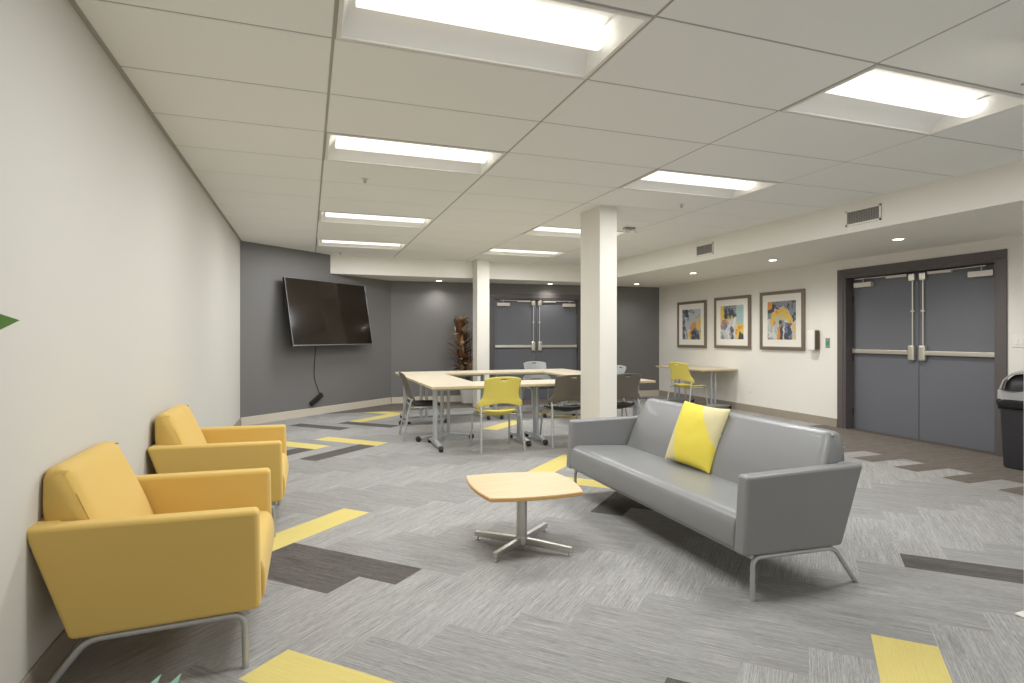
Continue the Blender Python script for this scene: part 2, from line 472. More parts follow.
downlight('round downlight above the far double doors', 4.84, 11.32)
downlight('round downlight above the slate wall left of the far column', 2.47, 11.42)

def vent(name, label, loc, rz, w, h, first=[None]):
    t = thing(name, label, 'air vent', loc, rz, 'air vents on the soffit')
    bm = B(); box(bm, -w/2, w/2, -.004, 0, -h/2, h/2)
    link('backing', bm, M['ventdark'], t, smooth=False)
    bm = B(); f = .018
    for a in ((-w/2, w/2, -h/2, -h/2+f), (-w/2, w/2, h/2-f, h/2), (-w/2, -w/2+f, -h/2, h/2), (w/2-f, w/2, -h/2, h/2)): box(bm, a[0], a[1], -.012, 0, a[2], a[3])
    link('frame', bm, M['offwhite'], t, smooth=False)
    bm = B()
    for k in range(9):
        z = -h/2+f+(h-2*f)*(k+.5)/9; box(bm, -w/2+f, w/2-f, -.010, -.004, z-.0035, z+.0035)
    for k in range(13):
        x = -w/2+f+(w-2*f)*(k+.5)/13; box(bm, x-.0025, x+.0025, -.009, -.004, -h/2+f, h/2-f)
    link('grille', bm, M['vent'], t, smooth=False)
vent('air_vent', 'larger grey grille vent on the soffit face, nearer the double doors', (XF, 4.525, 2.628), -PI/2, .41, .165)
vent('air_vent', 'small grey grille vent on the soffit face, far one beside the near column', (XF, 7.11, 2.632), -PI/2, .39, .165)
bm = B(); box(bm, -.09, .09, -.06, .06, -.006, 0, .002, 1)
for k in range(5): box(bm, -.075, .075, -.045+k*.02, -.037+k*.02, -.01, -.005)
tag(link('ceiling_register', bm, M['vent'], smooth=False, loc=(3.93, 2.10, ZC)), 'small grey ceiling register at the top right corner of the picture', 'air vent')

def sprinkler(label, x, y, sc=1., first=[None]):
    if first[0] is not None: return dup(first[0], (x, y, ZC+.004), 0, label, 'ceiling sprinkler heads')
    t = thing('sprinkler', label, 'sprinkler', (x, y, ZC+.004), 0, 'ceiling sprinkler heads')
    bm = B(); lathe(bm, [(.001, 0), (.035, 0), (.033, -.006), (.018, -.012), (.001, -.012)], seg=20); link('escutcheon', bm, M['closer'], t)
    bm = B(); lathe(bm, [(.001, -.012), (.008, -.012), (.008, -.03), (.004, -.036), (.001, -.036)], seg=12); lathe(bm, [(.001, -.042), (.018, -.042), (.018, -.039), (.001, -.036)], seg=16)
    for s in (-1, 1): tube(bm, [(s*.007, 0, -.014), (s*.014, 0, -.026), (s*.003, 0, -.041)], .0022, 6)
    link('head', bm, M['steel'], t); first[0] = t; return t
sprinkler('small ceiling sprinkler head between the second and third left lights', .49, 5.45)
sprinkler('small ceiling sprinkler head near the slate wall soffit on the left', .52, 10.42)
sprinkler('small ceiling sprinkler head right of the near column top lights', 3.85, 5.36)
t = thing('emergency_lamp', 'small twin head emergency lamp on the ceiling beside the near column', 'emergency lamp', (4.02, 6.74, ZC+.004))
bm = B(); box(bm, -.07, .07, -.05, .05, -.03, 0, .006, 2); link('housing', bm, M['vent'], t)
for s in (-1, 1):
    bm = B(); lathe(bm, [(.015, -.04), (.035, .02), (.036, .03), (.001, .03)], seg=16, axis='Y'); link('lamp_head', bm, M['offwhite'], t, loc=(s*.065, -.02, -.06), rot=(.5, 0, s*.7))

# ------------------------------------------------------------------ double doors
def doors(name, loc, rz, W, Hh, casing, depth):
    """local x along the wall (viewer's left to right), -y into the room, opening x -W/2..W/2"""
    t = thing(name, None, None, loc, rz, kind='structure')
    bm = B()
    prof = casing
    for a in ((-W/2-prof, -W/2, 0, Hh), (W/2, W/2+prof, 0, Hh), (-W/2-prof, W/2+prof, Hh, Hh+prof)): box(bm, a[0], a[1], -.018, 0, a[2], a[3], .004, 1)
    for a in ((-W/2, -W/2+.035, 0, Hh), (W/2-.035, W/2, 0, Hh), (-W/2+.035, W/2-.035, Hh-.03, Hh)): box(bm, a[0], a[1], 0, depth+.05, a[2], a[3])
    link('door_frame', bm, M['doorframe'], t, smooth=False)
    w2 = W/2-.038
    bm = B(); box(bm, -W/2, W/2, depth+.055, depth+.075, 0, Hh); link('door_leak_block', bm, M['black'], t, smooth=False)  # added black sheet behind the leaves, stops light leaking through the gaps
    bm = B(); box(bm, -W/2, W/2, -.005, depth+.06, -.02, .0025); link('threshold', bm, M['thresh'], t, smooth=False)
    for s in (-1, 1):
        bm = B(); box(bm, min(s*.004, s*w2), max(s*.004, s*w2), depth, depth+.045, .003, Hh-.033, .002, 1)
        lf = link('door_leaf', bm, M['door'], t)
        bm = B(); zb = 1.14
        box(bm, min(s*.10, s*(w2-.02)), max(s*.10, s*(w2-.02)), depth-.052, depth-.01, zb-.028, zb+.028, .006, 2)
        box(bm, min(s*(w2-.03), s*(w2-.005)), max(s*(w2-.03), s*(w2-.005)), depth-.045, depth, zb-.036, zb+.036, .004, 1, mi=1)
        link('push_bar', bm, [M['brass'], M['black']], lf)
        bm = B(); box(bm, min(s*.03, s*.118), max(s*.03, s*.118), depth-.062, depth, zb-.105, zb+.10, .02, 3)
        link('latch_case', bm, M['brass'], lf)
        bm = B(); box(bm, min(s*.03, s*.115), max(s*.03, s*.115), depth-.05, depth, Hh-.15, Hh-.05, .012, 3); link('latch_case', bm, M['brass'], lf)
        bm = B(); tube(bm, [(s*.07, depth-.022, zb+.08), (s*.07, depth-.022, Hh-.14)], .009, 10)
        box(bm, s*.07-.024, s*.07+.024, depth-.03, depth, (zb+Hh)/2-.0-.012, (zb+Hh)/2+.012, .003, 1)
        link('vertical_rod', bm, M['brass'], lf)
        bm = B(); xa, xb = s*(w2-.06), s*(w2-.34)
        box(bm, min(xa, xb), max(xa, xb), depth-.07, depth, Hh-.175, Hh-.105, .006, 2)
        link('closer_body', bm, M['closer'], lf)
        bm = B(); zc = Hh-.065
        tube(bm, [(s*(w2-.2), depth-.045, Hh-.1), (s*(w2-.2), depth-.045, zc), (s*(w2-.12), depth-.10, zc+.012), (s*(w2-.4), depth-.06, zc+.01), (s*.42, depth-.04, zc+.012)], .007, 8)
        box(bm, min(s*.14, s*.44), max(s*.14, s*.44), depth-.045, depth-.004, zc-.018, zc+.018, .003, 1)
        link('closer_arm', bm, M['closer'], lf)
        for zh in (.25, 1.05, 1.9):
            bm = B(); lathe(bm, [(.001, zh-.05), (.008, zh-.05), (.008, zh+.05), (.001, zh+.05)], (s*(w2+.001), depth-.006, 0), 10)
            link('hinge', bm, M['black'], lf)
    return t
p = rw(5.395); doors('door_1', (p[0], p[1], 0), RA-PI, 2.05, 2.235, .10, .145)
sB = bx_(4.64); doors('door_2', (7.55+math.cos(BA)*sB, 11.35+math.sin(BA)*sB, 0), BA-PI, 1.96, 2.17, .09, .07)

# ------------------------------------------------------------------ lounge chairs and sofa (same family)
# local frame: x 0 = front arm edge, x grows backwards; y across; z up
def arm_prof(W): return [(0, .645), (.795, .655), (.650 if W < 1.2 else .634, .222), (-.008 if W < 1.2 else -.026, .240)]
def lounge(name, label, cat, m, W, loc, rz, seam, rail=.245):
    t = thing(name, label, cat, loc, rz)
    th = .085
    for y0 in (0, W-th):
        bm = B(); prism(bm, arm_prof(W), y0, y0+th, 'Y', .02, 4); link('arm', bm, m, t, ang=60)
    y0, y1 = th-.004, W-th+.004
    bm = B()                                                   # seat with a rounded, slightly overhanging front
    pr = [(.012, .242), (-.010, .248), (-.020, .27), (-.022, .32), (-.019, .37), (-.009, .405), (.012, .428), (.05, .437), (.2, .430), (.62, .405), (.64, .25)]
    prism(bm, pr, y0, y1, 'Y'); es = [e for e in bm.edges if abs(e.verts[0].co.y-e.verts[1].co.y) < 1e-6 and e.calc_face_angle(0) > .5]
    bmesh.ops.bevel(bm, geom=es, offset=.012, segments=3, profile=.5, affect='EDGES')
    link('seat', bm, m, t, ang=60)
    bm = B()                                                   # back cushion: tapered wedge with soft top
    yb0, yb1 = th+.004, W-th-.004; ins = .018 if W < 1.2 else .03
    lo = [(.50, .40), (.735, .40)]; hi = [(.665, .80), (.69, .838), (.745, .838), (.775, .80)]
    N = 14 if W < 1.2 else 30
    def pt(u, v):
        # u across, v around profile
        P = [(a_, b_ if b_ < .5 else .5+(b_-.5)*(1.03 if W < 1.2 else .93)) for a_, b_ in [(.50, .40), (.525, .46), (.556, .54), (.59, .62), (.628, .71), (.66, .785), (.675, .818), (.70, .838), (.735, .843), (.765, .832), (.778, .80), (.776, .70), (.765, .60), (.745, .50), (.728, .40)]]
        k = v*(len(P)-1); i = min(int(k), len(P)-2); f = k-i
        x = P[i][0]*(1-f)+P[i+1][0]*f; z = P[i][1]*(1-f)+P[i+1][1]*f
        hgt = max(0, (z-.62)/.22); tin = ins*hgt**1.2
        ya, yb = yb0+tin, yb1-tin
        e = min(u, 1-u)*(yb-ya)
        rnd = max(0, 1-e/.05)
        x += .020*rnd**2 if v < .47 else -.02*rnd**2
        z -= .014*rnd**2*min(1, hgt*1.2)
        puff = .012*math.sin(PI*min(1, max(0, (z-.4)/.44)))*(1-abs(2*u-1)**4)
        if v < .5: x -= puff
        return Vector((x, ya+(yb-ya)*u, z))
    us = [0, .012, .03, .055, .09]+[.09+.82*k/N for k in range(1, N)]+[.91, .945, .97, .988, 1] if W < 1.2 else [0, .004, .01, .02, .035]+[.035+.93*k/N for k in range(1, N)]+[.965, .98, .99, .996, 1]
    V = [[bm.verts.new(pt(u, v/28)) for v in range(29)] for u in us]
    for a, b in zip(V, V[1:]):
        for k in range(28): bm.faces.new((a[k], a[k+1], b[k+1], b[k]))
        bm.faces.new((a[28], a[0], b[0], b[28]))
    bm.faces.new(V[0]); bm.faces.new(list(reversed(V[-1])))
    bk = link('back_cushion', bm, m, t, ang=70, wn=False)
    for u in (us[1], us[-2]):                                  # piping on the cushion sides
        bm = B(); tube(bm, [pt(u, v/28)+Vector((-.001, (-.002 if u < .5 else .002), .001)) for v in range(0, 10)], .0016, 6)
        link('piping', bm, seam, bk)
    bm = B()                                                   # outer back panel between the arms
    prism(bm, [(.70, .652), (.784, .655), (.637, .230), (.56, .232)], th-.01, W-th+.01, 'Y', .012, 3); link('back_panel', bm, m, t, ang=60)
    for yy in (.028, W-.028):
        bm = B(); r = .013
        fx0 = .05
        tube(bm, fillet([(fx0, yy, 0), (fx0+.003, yy, .222), (.60, yy, .208), (.76, yy, 0)], .05, 6), r, 12)
        sf = link('side_frame', bm, M['silverm'], t)
        for fx in (fx0, .76):
            bm = B(); lathe(bm, [(.001, 0), (.013, 0), (.013, .006), (.011, .008), (.001, .008)], (fx, yy, 0), 12); link('glide', bm, M['steel'], sf)
    for xx, zz in ((.05, .224), (.58, .212)):
        bm = B(); tube(bm, [(xx, .03, zz), (xx, W-.03, zz)], .0115, 10); link('cross_rail', bm, M['silverm'], t)
    return t
yseam = mat('yellow_piping', (204, 175, 104), .9)
gseam = mat('leather_piping', (150, 150, 150), .45)
c1 = lounge('armchair', 'yellow fabric armchair nearest the viewer, on steel legs by the left wall', 'armchair', M['ybase'], .85, (-.193, 3.43, 0), PI, yseam)
c1['group'] = 'yellow armchairs along the left wall'
c2 = dup(c1, (-.170, 5.055, 0), PI, 'yellow fabric armchair by the left wall, the farther one behind the other', 'yellow armchairs along the left wall')
lounge('sofa', 'long grey leather sofa with steel legs on the carpet in front of the near column', 'sofa', M['leather'], 2.15, (2.10, 2.368, 0), 0, gseam)

# throw pillow: square cushion with pale corner triangles
def pillow():
    bm = B(); cl = bm.loops.layers.float_color.new('Col'); N = 64; s = .236
    Y1, Y2 = (*lin((232, 213, 84)), 1), (*lin((214, 204, 158)), 1)
    def f(u, v, sg):
        a, b = 2*u-1, 2*v-1
        p = 1-.055*(1-abs(a)**2.2)*abs(b)**3; q = 1-.055*(1-abs(b)**2.2)*abs(a)**3
        th = .075*((1-abs(a)**2.4)*(1-abs(b)**2.4))**.55
        wr = .006*noise.noise(Vector((a*2.2+sg, b*2.2, 3.3)))*(1-max(abs(a), abs(b))**6)
        return Vector((a*s*q, sg*(th+.004)+wr, b*s*p))
    for sg in (-1, 1):
        V = [[bm.verts.new(f(i/N, j/N, sg)) for j in range(N+1)] for i in range(N+1)]
        for i in range(N):
            for j in range(N):
                q = (V[i][j], V[i+1][j], V[i+1][j+1], V[i][j+1])
                fc = bm.faces.new(q if sg < 0 else tuple(reversed(q)))
                a, b = 2*(i+.5)/N-1, 2*(j+.5)/N-1
                pale = b > 1-1.25*(a-.0) or a < -1+.32*(1-b)
                for lp in fc.loops: lp[cl] = Y2 if pale else Y1
    bmesh.ops.remove_doubles(bm, verts=bm.verts[:], dist=.009)
    o = link('throw_pillow', bm, M['pillow'], ang=80, wn=False)
    return o
po = pillow(); po.location = (2.665, 3.53, .638)
po.rotation_mode = 'XYZ'
po.rotation_euler = (Matrix.Rotation(-PI/2+.10, 4, 'Z') @ Matrix.Rotation(-.40, 4, 'X') @ Matrix.Rotation(.03, 4, 'Y')).to_euler()
tag(po, 'square yellow throw pillow with pale corner patches leaning on the grey sofa back', 'pillow')

# ------------------------------------------------------------------ coffee table
t = thing('coffee_table', 'low maple coffee table with bowed square top on a steel cross base', 'coffee table', (1.29, 3.48, 0))
C4 = [(1.021, 3.845), (1.008, 3.250), (1.588, 3.205), (1.625, 3.745)]; C4 = [(x-1.29, y-3.48) for x, y in C4]
pts = []
for k in range(4):
    a, b = Vector(C4[k]), Vector(C4[(k+1) % 4]); d = b-a; nn = Vector((-d.y, d.x)).normalized()
    if nn.dot((a+b)/2) < 0: nn = -nn
    for i in range(12):
        s = i/12
        if i == 0:
            c0 = Vector(C4[k]); prev = Vector(C4[k-1])
            pts.append(c0); continue
        pts.append(a+d*s+nn*(.035, .035, .042, .032)[k]*(1-(2*s-1)**2))
bm = B(); prism(bm, pts, .382, .406, 'Z'); 
for f in bm.faces:
    if abs(f.normal.z) < .5: f.material_index = 1
es = [e for e in bm.edges if abs(e.verts[0].co.z-e.verts[1].co.z) < 1e-6]
bmesh.ops.bevel(bm, geom=es, offset=.004, segments=2, affect='EDGES')
link('tabletop', bm, [M['maple'], M['mapleedge']], t, ang=40)
bm = B(); lathe(bm, [(.001, .06), (.034, .06), (.034, .372), (.09, .375), (.09, .382), (.001, .382)], seg=28); link('pedestal', bm, M['steel'], t)
bm = B(); lathe(bm, [(.001, .022), (.034, .022), (.040, .03), (.040, .078), (.036, .084), (.001, .084)], seg=24); link('hub', bm, M['steel'], t)
for ex, ey in ((-.232, .265), (-.236, -.165), (.275, .262), (.245, -.235)):
    L = math.hypot(ex, ey); a = math.atan2(ey, ex)
    bm = B(); prism(bm, [(.03, .03), (.03, .075), (L, .058), (L, .024)], -.017, .017, 'Y', .006, 2)
    fo = link('foot', bm, M['steel'], t, rot=(0, 0, a))
    bm = B(); lathe(bm, [(.001, 0), (.012, 0), (.012, .008), (.005, .01), (.005, .03), (.001, .03)], (L-.022, 0, 0), 12); link('glide', bm, M['steel'], fo)

# ------------------------------------------------------------------ folding training tables
def ttable(label, w, d, loc, rz, group, ins=.11, H=.75):
    if group.startswith('pale'): w, loc, H = w*.98, (loc[0]*.98, loc[1]*.98, 0), .765
    t = thing('training_table', label, 'table', loc, rz, group)
    bm = B(); box(bm, -w/2, w/2, -d/2, d/2, H-.03, H, .003, 2)
    bm.normal_update()
    for f in bm.faces:
        if abs(f.normal.z) < .5: f.material_index = 1
    link('tabletop', bm, [M['laminate'], M['lamedge']], t)
    bm = B(); box(bm, -w/2+ins, w/2-ins, -.02, .02, H-.075, H-.03, .004, 1); link('beam', bm, M['silver'], t)
    fl = d*.5+.03
    for s in (-1, 1):
        x = s*(w/2-ins)
        bm = B()
        for yy in (-.042, .042): tube(bm, [(x, yy, .075), (x, yy, H-.035)], .022, 12)
        box(bm, x-.04, x+.04, -.16, .16, H-.045, H-.03, .003, 1)
        prism(bm, [(-fl, .062), (-.06, .098), (.06, .098), (fl, .062), (fl, .045), (-fl, .045)], x-.022, x+.022, 'X', .005, 2)
        lg = link('leg', bm, M['silver'], t)
        for yy in (-fl+.02, fl-.02):
            bm = B(); lathe(bm, [(.001, -.024), (.028, -.024), (.036, -.016), (.036, .016), (.028, .024), (.001, .024)], (x, yy, .036), 16, axis='X')
            box(bm, x-.016, x+.016, yy-.014, yy+.014, .04, .066, .004, 1)
            link('caster', bm, M['caster'], lg)
    return t
TG = 'pale training tables set in a ring'
ttable('pale training table at the front left of the ring, behind the yellow chair', 1.346, .64, (1.38+.675, 7.14, 0), 0, TG)
ttable('pale training table at the front right of the ring, behind the two brown chairs', 1.746, .64, (2.73+.875, 7.14, 0), 0, TG)
ttable('pale training table closing the left side of the ring, beside the side-on chair', 1.716, .68, (1.72, 8.325, 0), PI/2, TG, ins=.1)
ttable('pale training table closing the right side of the ring, mostly behind the near column', 1.716, .68, (4.14, 8.325, 0), PI/2, TG, ins=.1)
ttable('pale training table at the back left of the ring, in front of the brown plant', 1.546, .68, (2.155, 9.53, 0), 0, TG)
ttable('pale training table at the back right of the ring, in front of the far doors', 1.546, .68, (3.705, 9.53, 0), 0, TG)
p = rw(9.47, .40)
ttable('pale laminate desk standing alone against the white wall under the framed paintings', 1.55, .76, (p[0], p[1], 0), RA, 'desk at the white wall', ins=.2)

# ------------------------------------------------------------------ stacking chairs; local: faces +y, origin on floor under seat centre
def stack_chair(label, shell, seatm, loc, rz, group):
    t = thing('stacking_chair', label, 'chair', loc, rz, group)
    bm = B(); NU, NV = 24, 22
    def hw(v):
        k = [(0, .26), (.10, .282), (.22, .272), (.32, .232), (.5, .216), (.75, .222), (.9, .228), (1, .222)]
        for (a, x), (b, y) in zip(k, k[1:]):
            if v <= b: return x+(y-x)*(v-a)/(b-a)
        return k[-1][1]
    def fb(u, v):
        a = 2*u-1
        top = .886-.018*abs(a)**4-.010*a*a
        botz = .50+.065*(1-a*a)**1.0
        z = botz+(top-botz)*v
        vz = (z-.50)/.385
        x = a*hw(max(0, min(1, vz)))
        if vz > .9: x *= 1-.10*((vz-.9)/.1)**2*abs(a)**3
        y = -.205-.13*max(0, vz)**1.2+.055*a*a*(1-.3*vz)
        return Vector((x, y, z))
    hole = lambda i, j: 10 <= i <= 13 and j == 19
    sheet(bm, NU, NV, fb, skip=hole)
    b = link('backrest', bm, shell, t, ang=80, wn=False)
    so = b.modifiers.new('thick', 'SOLIDIFY'); so.thickness = .012; so.offset = 0
    bm = B()
    def fs(u, v):
        a = 2*u-1; y = -.20+.43*v
        w = .225*(1-.12*abs(2*v-1)**4)*(1-.12*max(0, (.2-v)/.2))
        z = .470-.045*(1-a*a)*(1-((v-.3)/.85)**2)-.05*max(0, v-.78)**1.3*6*.4+.055*max(0, (.24-v)/.24)**1.4*(1-.5*a*a)
        return Vector((a*w, y, z))
    sheet(bm, 14, 16, fs); s = link('seat', bm, seatm, t, ang=80, wn=False)
    so = s.modifiers.new('thick', 'SOLIDIFY'); so.thickness = .018; so.offset = -1
    for sd in (-1, 1):
        bm = B(); r = .0125
        tube(bm, fillet([(sd*.268, -.30, .0), (sd*.240, -.20, .515), (sd*.238, -.16, .545)], .03, 4), r, 10)
        link('leg', bm, M['silverm'], t)
        bm = B()
        tube(bm, fillet([(sd*.255, .235, 0), (sd*.235, .17, .425), (sd*.225, -.205, .425)], .06, 5), r, 10)
        link('leg', bm, M['silverm'], t)
    bm = B()
    for yy in (-.12, .12): tube(bm, [(-.235, yy, .425), (.235, yy, .425)], .009, 8)
    link('seat_support', bm, M['steel'], t)
    return t
CG = 'stacking chairs around the table ring'
q9 = lambda x, y: (x*.982, y*.982, 0)
yc = stack_chair('yellow plastic stacking chair with its back to the viewer at the ring of tables', M['yplastic'], M['yplastic'], q9(2.185, 6.82), 0, CG)
bc = stack_chair('brown plastic stacking chair partly hidden by the near column, left of it', M['bplastic'], M['seatblack'], q9(3.14, 6.87), -.06, CG)
dup(bc, q9(3.89, 6.90), .05, 'brown plastic stacking chair seen just right of the near column, behind the sofa', CG)
dup(bc, q9(1.50, 7.92), -PI/2-.05, 'brown plastic stacking chair seen side-on at the left end of the tables', CG)
gc = stack_chair('light grey stacking chair behind the tables in front of the far doors', M['gplastic'], M['seatblack'], q9(4.06, 9.95), PI, CG)
dup(gc, q9(4.50, 8.35), PI/2, 'light grey stacking chair peeking out beside the near column, over a brown chair', CG)
dup(yc, (6.60, 8.98, 0), -PI/2+.22, 'yellow plastic stacking chair pulled up to the desk at the white wall', 'chair at the wall desk')

# ------------------------------------------------------------------ television on the slate wall
TA = math.atan2(2.2, 2.54); ex, ey = math.cos(TA), math.sin(TA)
kc = 1.625; off = .185
loc = (-.97+ex*kc+ey*off, 9.6+ey*kc-ex*off, 1.752)
t = thing('television', 'large black flat television tilted on the slate wall', 'television', loc, TA+.05)
tilt = -.175; Mx = Matrix.Rotation(tilt, 4, 'X')
W2, H2 = .945, .56
bm = B(); box(bm, -W2, W2, -.012, .035, -H2, H2, .006, 2); bmesh.ops.transform(bm, matrix=Mx, verts=bm.verts[:]); link('housing', bm, M['black'], t)
bm = B()
for a in ((-W2, W2, -H2, -H2+.016), (-W2, W2, H2-.008, H2), (-W2, -W2+.010, -H2, H2), (W2-.008, W2, -H2, H2)): box(bm, a[0], a[1], -.018, -.008, a[2], a[3], .002, 1)
bmesh.ops.transform(bm, matrix=Mx, verts=bm.verts[:]); link('bezel', bm, M['bezel'], t, smooth=False)
bm = B(); box(bm, -W2+.009, W2-.007, -.0145, -.010, -H2+.015, H2-.007); bmesh.ops.transform(bm, matrix=Mx, verts=bm.verts[:]); link('screen', bm, M['screen'], t, smooth=False)
bm = B(); box(bm, -.26, .26, .135, .160, -.25, .25, .005, 1); box(bm, -.22, -.16, .02, .14, -.2, .2); box(bm, .16, .22, .02, .14, -.2, .2); link('wall_bracket', bm, M['black'], t)
kb = 1.44
def tw(k, off): return Vector((-.97+ex*k+ey*off, 9.6+ey*k-ex*off, 0))
o0 = tw(kb, .0)
t = thing('power_adapter', 'black power adapter hanging by its cord on the slate wall under the television', 'power adapter', (o0.x, o0.y, .27), TA)
bm = B(); box(bm, -.145, .145, -.05, -.004, -.042, .042, .01, 2); bmesh.ops.transform(bm, matrix=Matrix.Rotation(-.55, 4, 'Y'), verts=bm.verts[:]); link('adapter_body', bm, M['black'], t)
bm = B(); tube(bm, fillet([(.09, -.02, .075), (.055, -.012, .14), (-.04, -.008, .38), (-.03, -.008, .6), (.01, -.01, 1.0)], .2, 8), .005, 8); link('cord', bm, M['black'], t)

# ------------------------------------------------------------------ framed paintings
PAL = dict(g=(126, 132, 142), l=(186, 192, 196), d=(52, 52, 62), w=(214, 212, 204), y=(232, 190, 70), o=(222, 140, 44), t=(158, 190, 190), b=(104, 112, 150), n=(128, 150, 92))
def art_color(k, u, v):
    n1 = noise.fractal(Vector((u*5+k*7, v*5, k)), .8, 2, 6); n2 = noise.fractal(Vector((u*9, v*9+k*5, 2.5+k)), 1, 2, 3)
    u2, v2 = u+.07*n1, v+.07*n2
    s = math.sin((v2*9+u2*4+n1*2.2))
    def blob(x, y, r): return math.hypot(u2-x, v2-y) < r
    c = 'l'
    if k == 0:
        c = 'l' if n1 > -.35 else 'g'
        if v2 > .75 and u2 < .3: c = 'd'
        if u2 < .16: c = 'g' if n2 > 0 else 'd'
        if u2 > .85 and v2 < .75: c = 'y' if n1 > -.2 else 'n'
        if .25 < u2 < .5 and v2 < .35: c = 'w' if n2 > 0 else 'y'
        if blob(.62, .42, .15): c = 'o'
        if blob(.7, .14, .22): c = 'd' if n2 > -.25 else 'b'
        if u2 > .45 and u2 < .52 and v2 < .4: c = 'o'
    elif k == 1:
        c = 'w' if n1 > 0 else 'l'
        if v2 > .62 and u2 < .72: c = 'd' if s > -.2 else 'g'
        if u2 > .72: c = 't' if v2 > .45 else 'y'
        if u2 < .16 and v2 > .5: c = 'y'
        if blob(.17, .45, .17): c = 'b' if n2 > 0 else 'o'
        if blob(.42, .62, .09): c = 'n' if n1 > 0 else 'y'
        if .42 < u2 < .55 and v2 < .38: c = 'd' if n2 > .1 else 'g'
        if u2 > .68 and v2 < .4: c = 'o' if n1 > .1 else 'y'
        if blob(.9, .05, .14): c = 'd'
        if v2 < .2 and u2 < .35: c = 'l' if n2 > 0 else 'g'
    else:
        r = math.hypot((u2-.5)/.95, v2-.42)
        c = 'w' if n1 > .05 else 'l'
        if r > .42 and v2 > .5: c = 'd' if s > -.1 else 'g'
        if .27 < r < .40 and v2 > .35: c = 'y' if n2 > -.2 else 'o'
        if r < .27 and v2 > .5: c = 't' if n1 > 0 else 'y'
        if blob(.05, .95, .12): c = 'o'
        if blob(.12, .66, .07): c = 'n'
        if .62 < u2 < .84 and v2 < .42: c = 'd' if n2 > -.2 else 'b'
        if .42 < u2 < .58 and v2 < .5: c = 'd' if n1 > .0 else 'g'
        if .36 < u2 < .46 and v2 < .35: c = 'o'
        if u2 > .88 and v2 < .5: c = 'l' if n2 > 0 else 'y'
        if u2 < .3 and v2 < .25: c = 'g' if n2 > 0 else 'w'
    q = .86; m_ = (186, 184, 178); k2 = .5+.5*math.sin(n2*9+n1*6)
    return tuple((a*q+b*(1-q))*(1-.10*k2)+22*k2 for a, b in zip(PAL[c], m_))
def picture(k, label, Yc, zc, W, H):
    p = rw(Yc, 0)
    t = thing('framed_painting', label, 'framed picture', (p[0], p[1], zc), RA-PI, 'framed abstract paintings on the white wall')
    fw = .055; bm = B()
    for a in ((-W/2, W/2, -H/2, -H/2+fw), (-W/2, W/2, H/2-fw, H/2), (-W/2, -W/2+fw, -H/2+fw, H/2-fw), (W/2-fw, W/2, -H/2+fw, H/2-fw)): box(bm, a[0], a[1], -.04, -.002, a[2], a[3], .005, 2)
    link('frame', bm, M['frame'], t)
    bm = B(); box(bm, -W/2+.05, W/2-.05, -.022, -.004, -H/2+.05, H/2-.05); link('mat_board', bm, M['offwhite'], t, smooth=False)
    bm = B(); cl = bm.loops.layers.float_color.new('Col'); N = 90; aw, ah = W*.64/2, H*.65/2
    V = [[bm.verts.new((-aw+2*aw*i/N, -.0235, -ah+2*ah*j/N)) for j in range(N+1)] for i in range(N+1)]
    for i in range(N):
        for j in range(N):
            f = bm.faces.new((V[i][j], V[i+1][j], V[i+1][j+1], V[i][j+1]))
            for lp in f.loops: lp[cl] = (*lin(art_color(k, (lp.vert.co.x+aw)/(2*aw), (lp.vert.co.z+ah)/(2*ah))), 1)
    link('artwork', bm, M['paint'], t, smooth=False)
picture(0, 'framed abstract painting, pale blue with a dark orange foot, farthest from the doors', 10.10, 1.6, .98, .96)
picture(1, 'framed abstract painting, middle of three, dark top left and blue right side', 8.85, 1.615, 1.0, .97)
picture(2, 'framed abstract painting with a yellow arch, nearest the soap dispenser', 7.615, 1.62, .98, .985)

# wall fittings on the white wall
p = rw(6.91); t = thing('soap_dispenser', 'brown and white sanitizer dispenser on the white wall beside the nearest painting', 'dispenser', (p[0], p[1], 1.30), RA-PI)
bm = B(); box(bm, -.07, .07, -.10, -.002, -.15, .15, .02, 3); link('housing', bm, M['dispbrown'], t)
bm = B(); box(bm, -.075, .062, -.118, -.085, -.16, .15, .015, 3); link('front_cover', bm, M['white'], t)
p = rw(6.70); t = thing('exit_button', 'small steel plate with green push button beside the right doors', 'button', (p[0], p[1], 1.255), RA-PI)
bm = B(); box(bm, -.04, .04, -.008, -.001, -.075, .075, .003, 1); link('plate', bm, M['vent'], t)
bm = B(); box(bm, -.026, .026, -.018, -.006, -.03, .03, .004, 2); link('button', bm, M['green'], t)
p = rw(4.15); t = thing('light_switch', 'white double light switch on the wall right of the double doors', 'light switch', (p[0], p[1], 1.30), RA-PI)
bm = B(); box(bm, -.07, .07, -.008, -.001, -.065, .065, .003, 1); link('plate', bm, M['white'], t)
for s in (-1, 1):
    bm = B(); box(bm, s*.03-.017, s*.03+.017, -.012, -.006, -.035, .035, .002, 1); link('rocker', bm, M['offwhite'], t)
p = rw(8.38); t = thing('wall_outlet', 'white power outlet low on the white wall right of the desk', 'outlet', (p[0], p[1], .41), RA-PI)
bm = B(); box(bm, -.04, .04, -.007, -.001, -.062, .062, .003, 1); link('plate', bm, M['white'], t)
for s in (-1, 1):
    bm = B(); lathe(bm, [(.001, -.01), (.016, -.01), (.017, -.006), (.001, -.006)], (0, 0, s*.022), 14, axis='Y'); link('socket', bm, M['offwhite'], t)

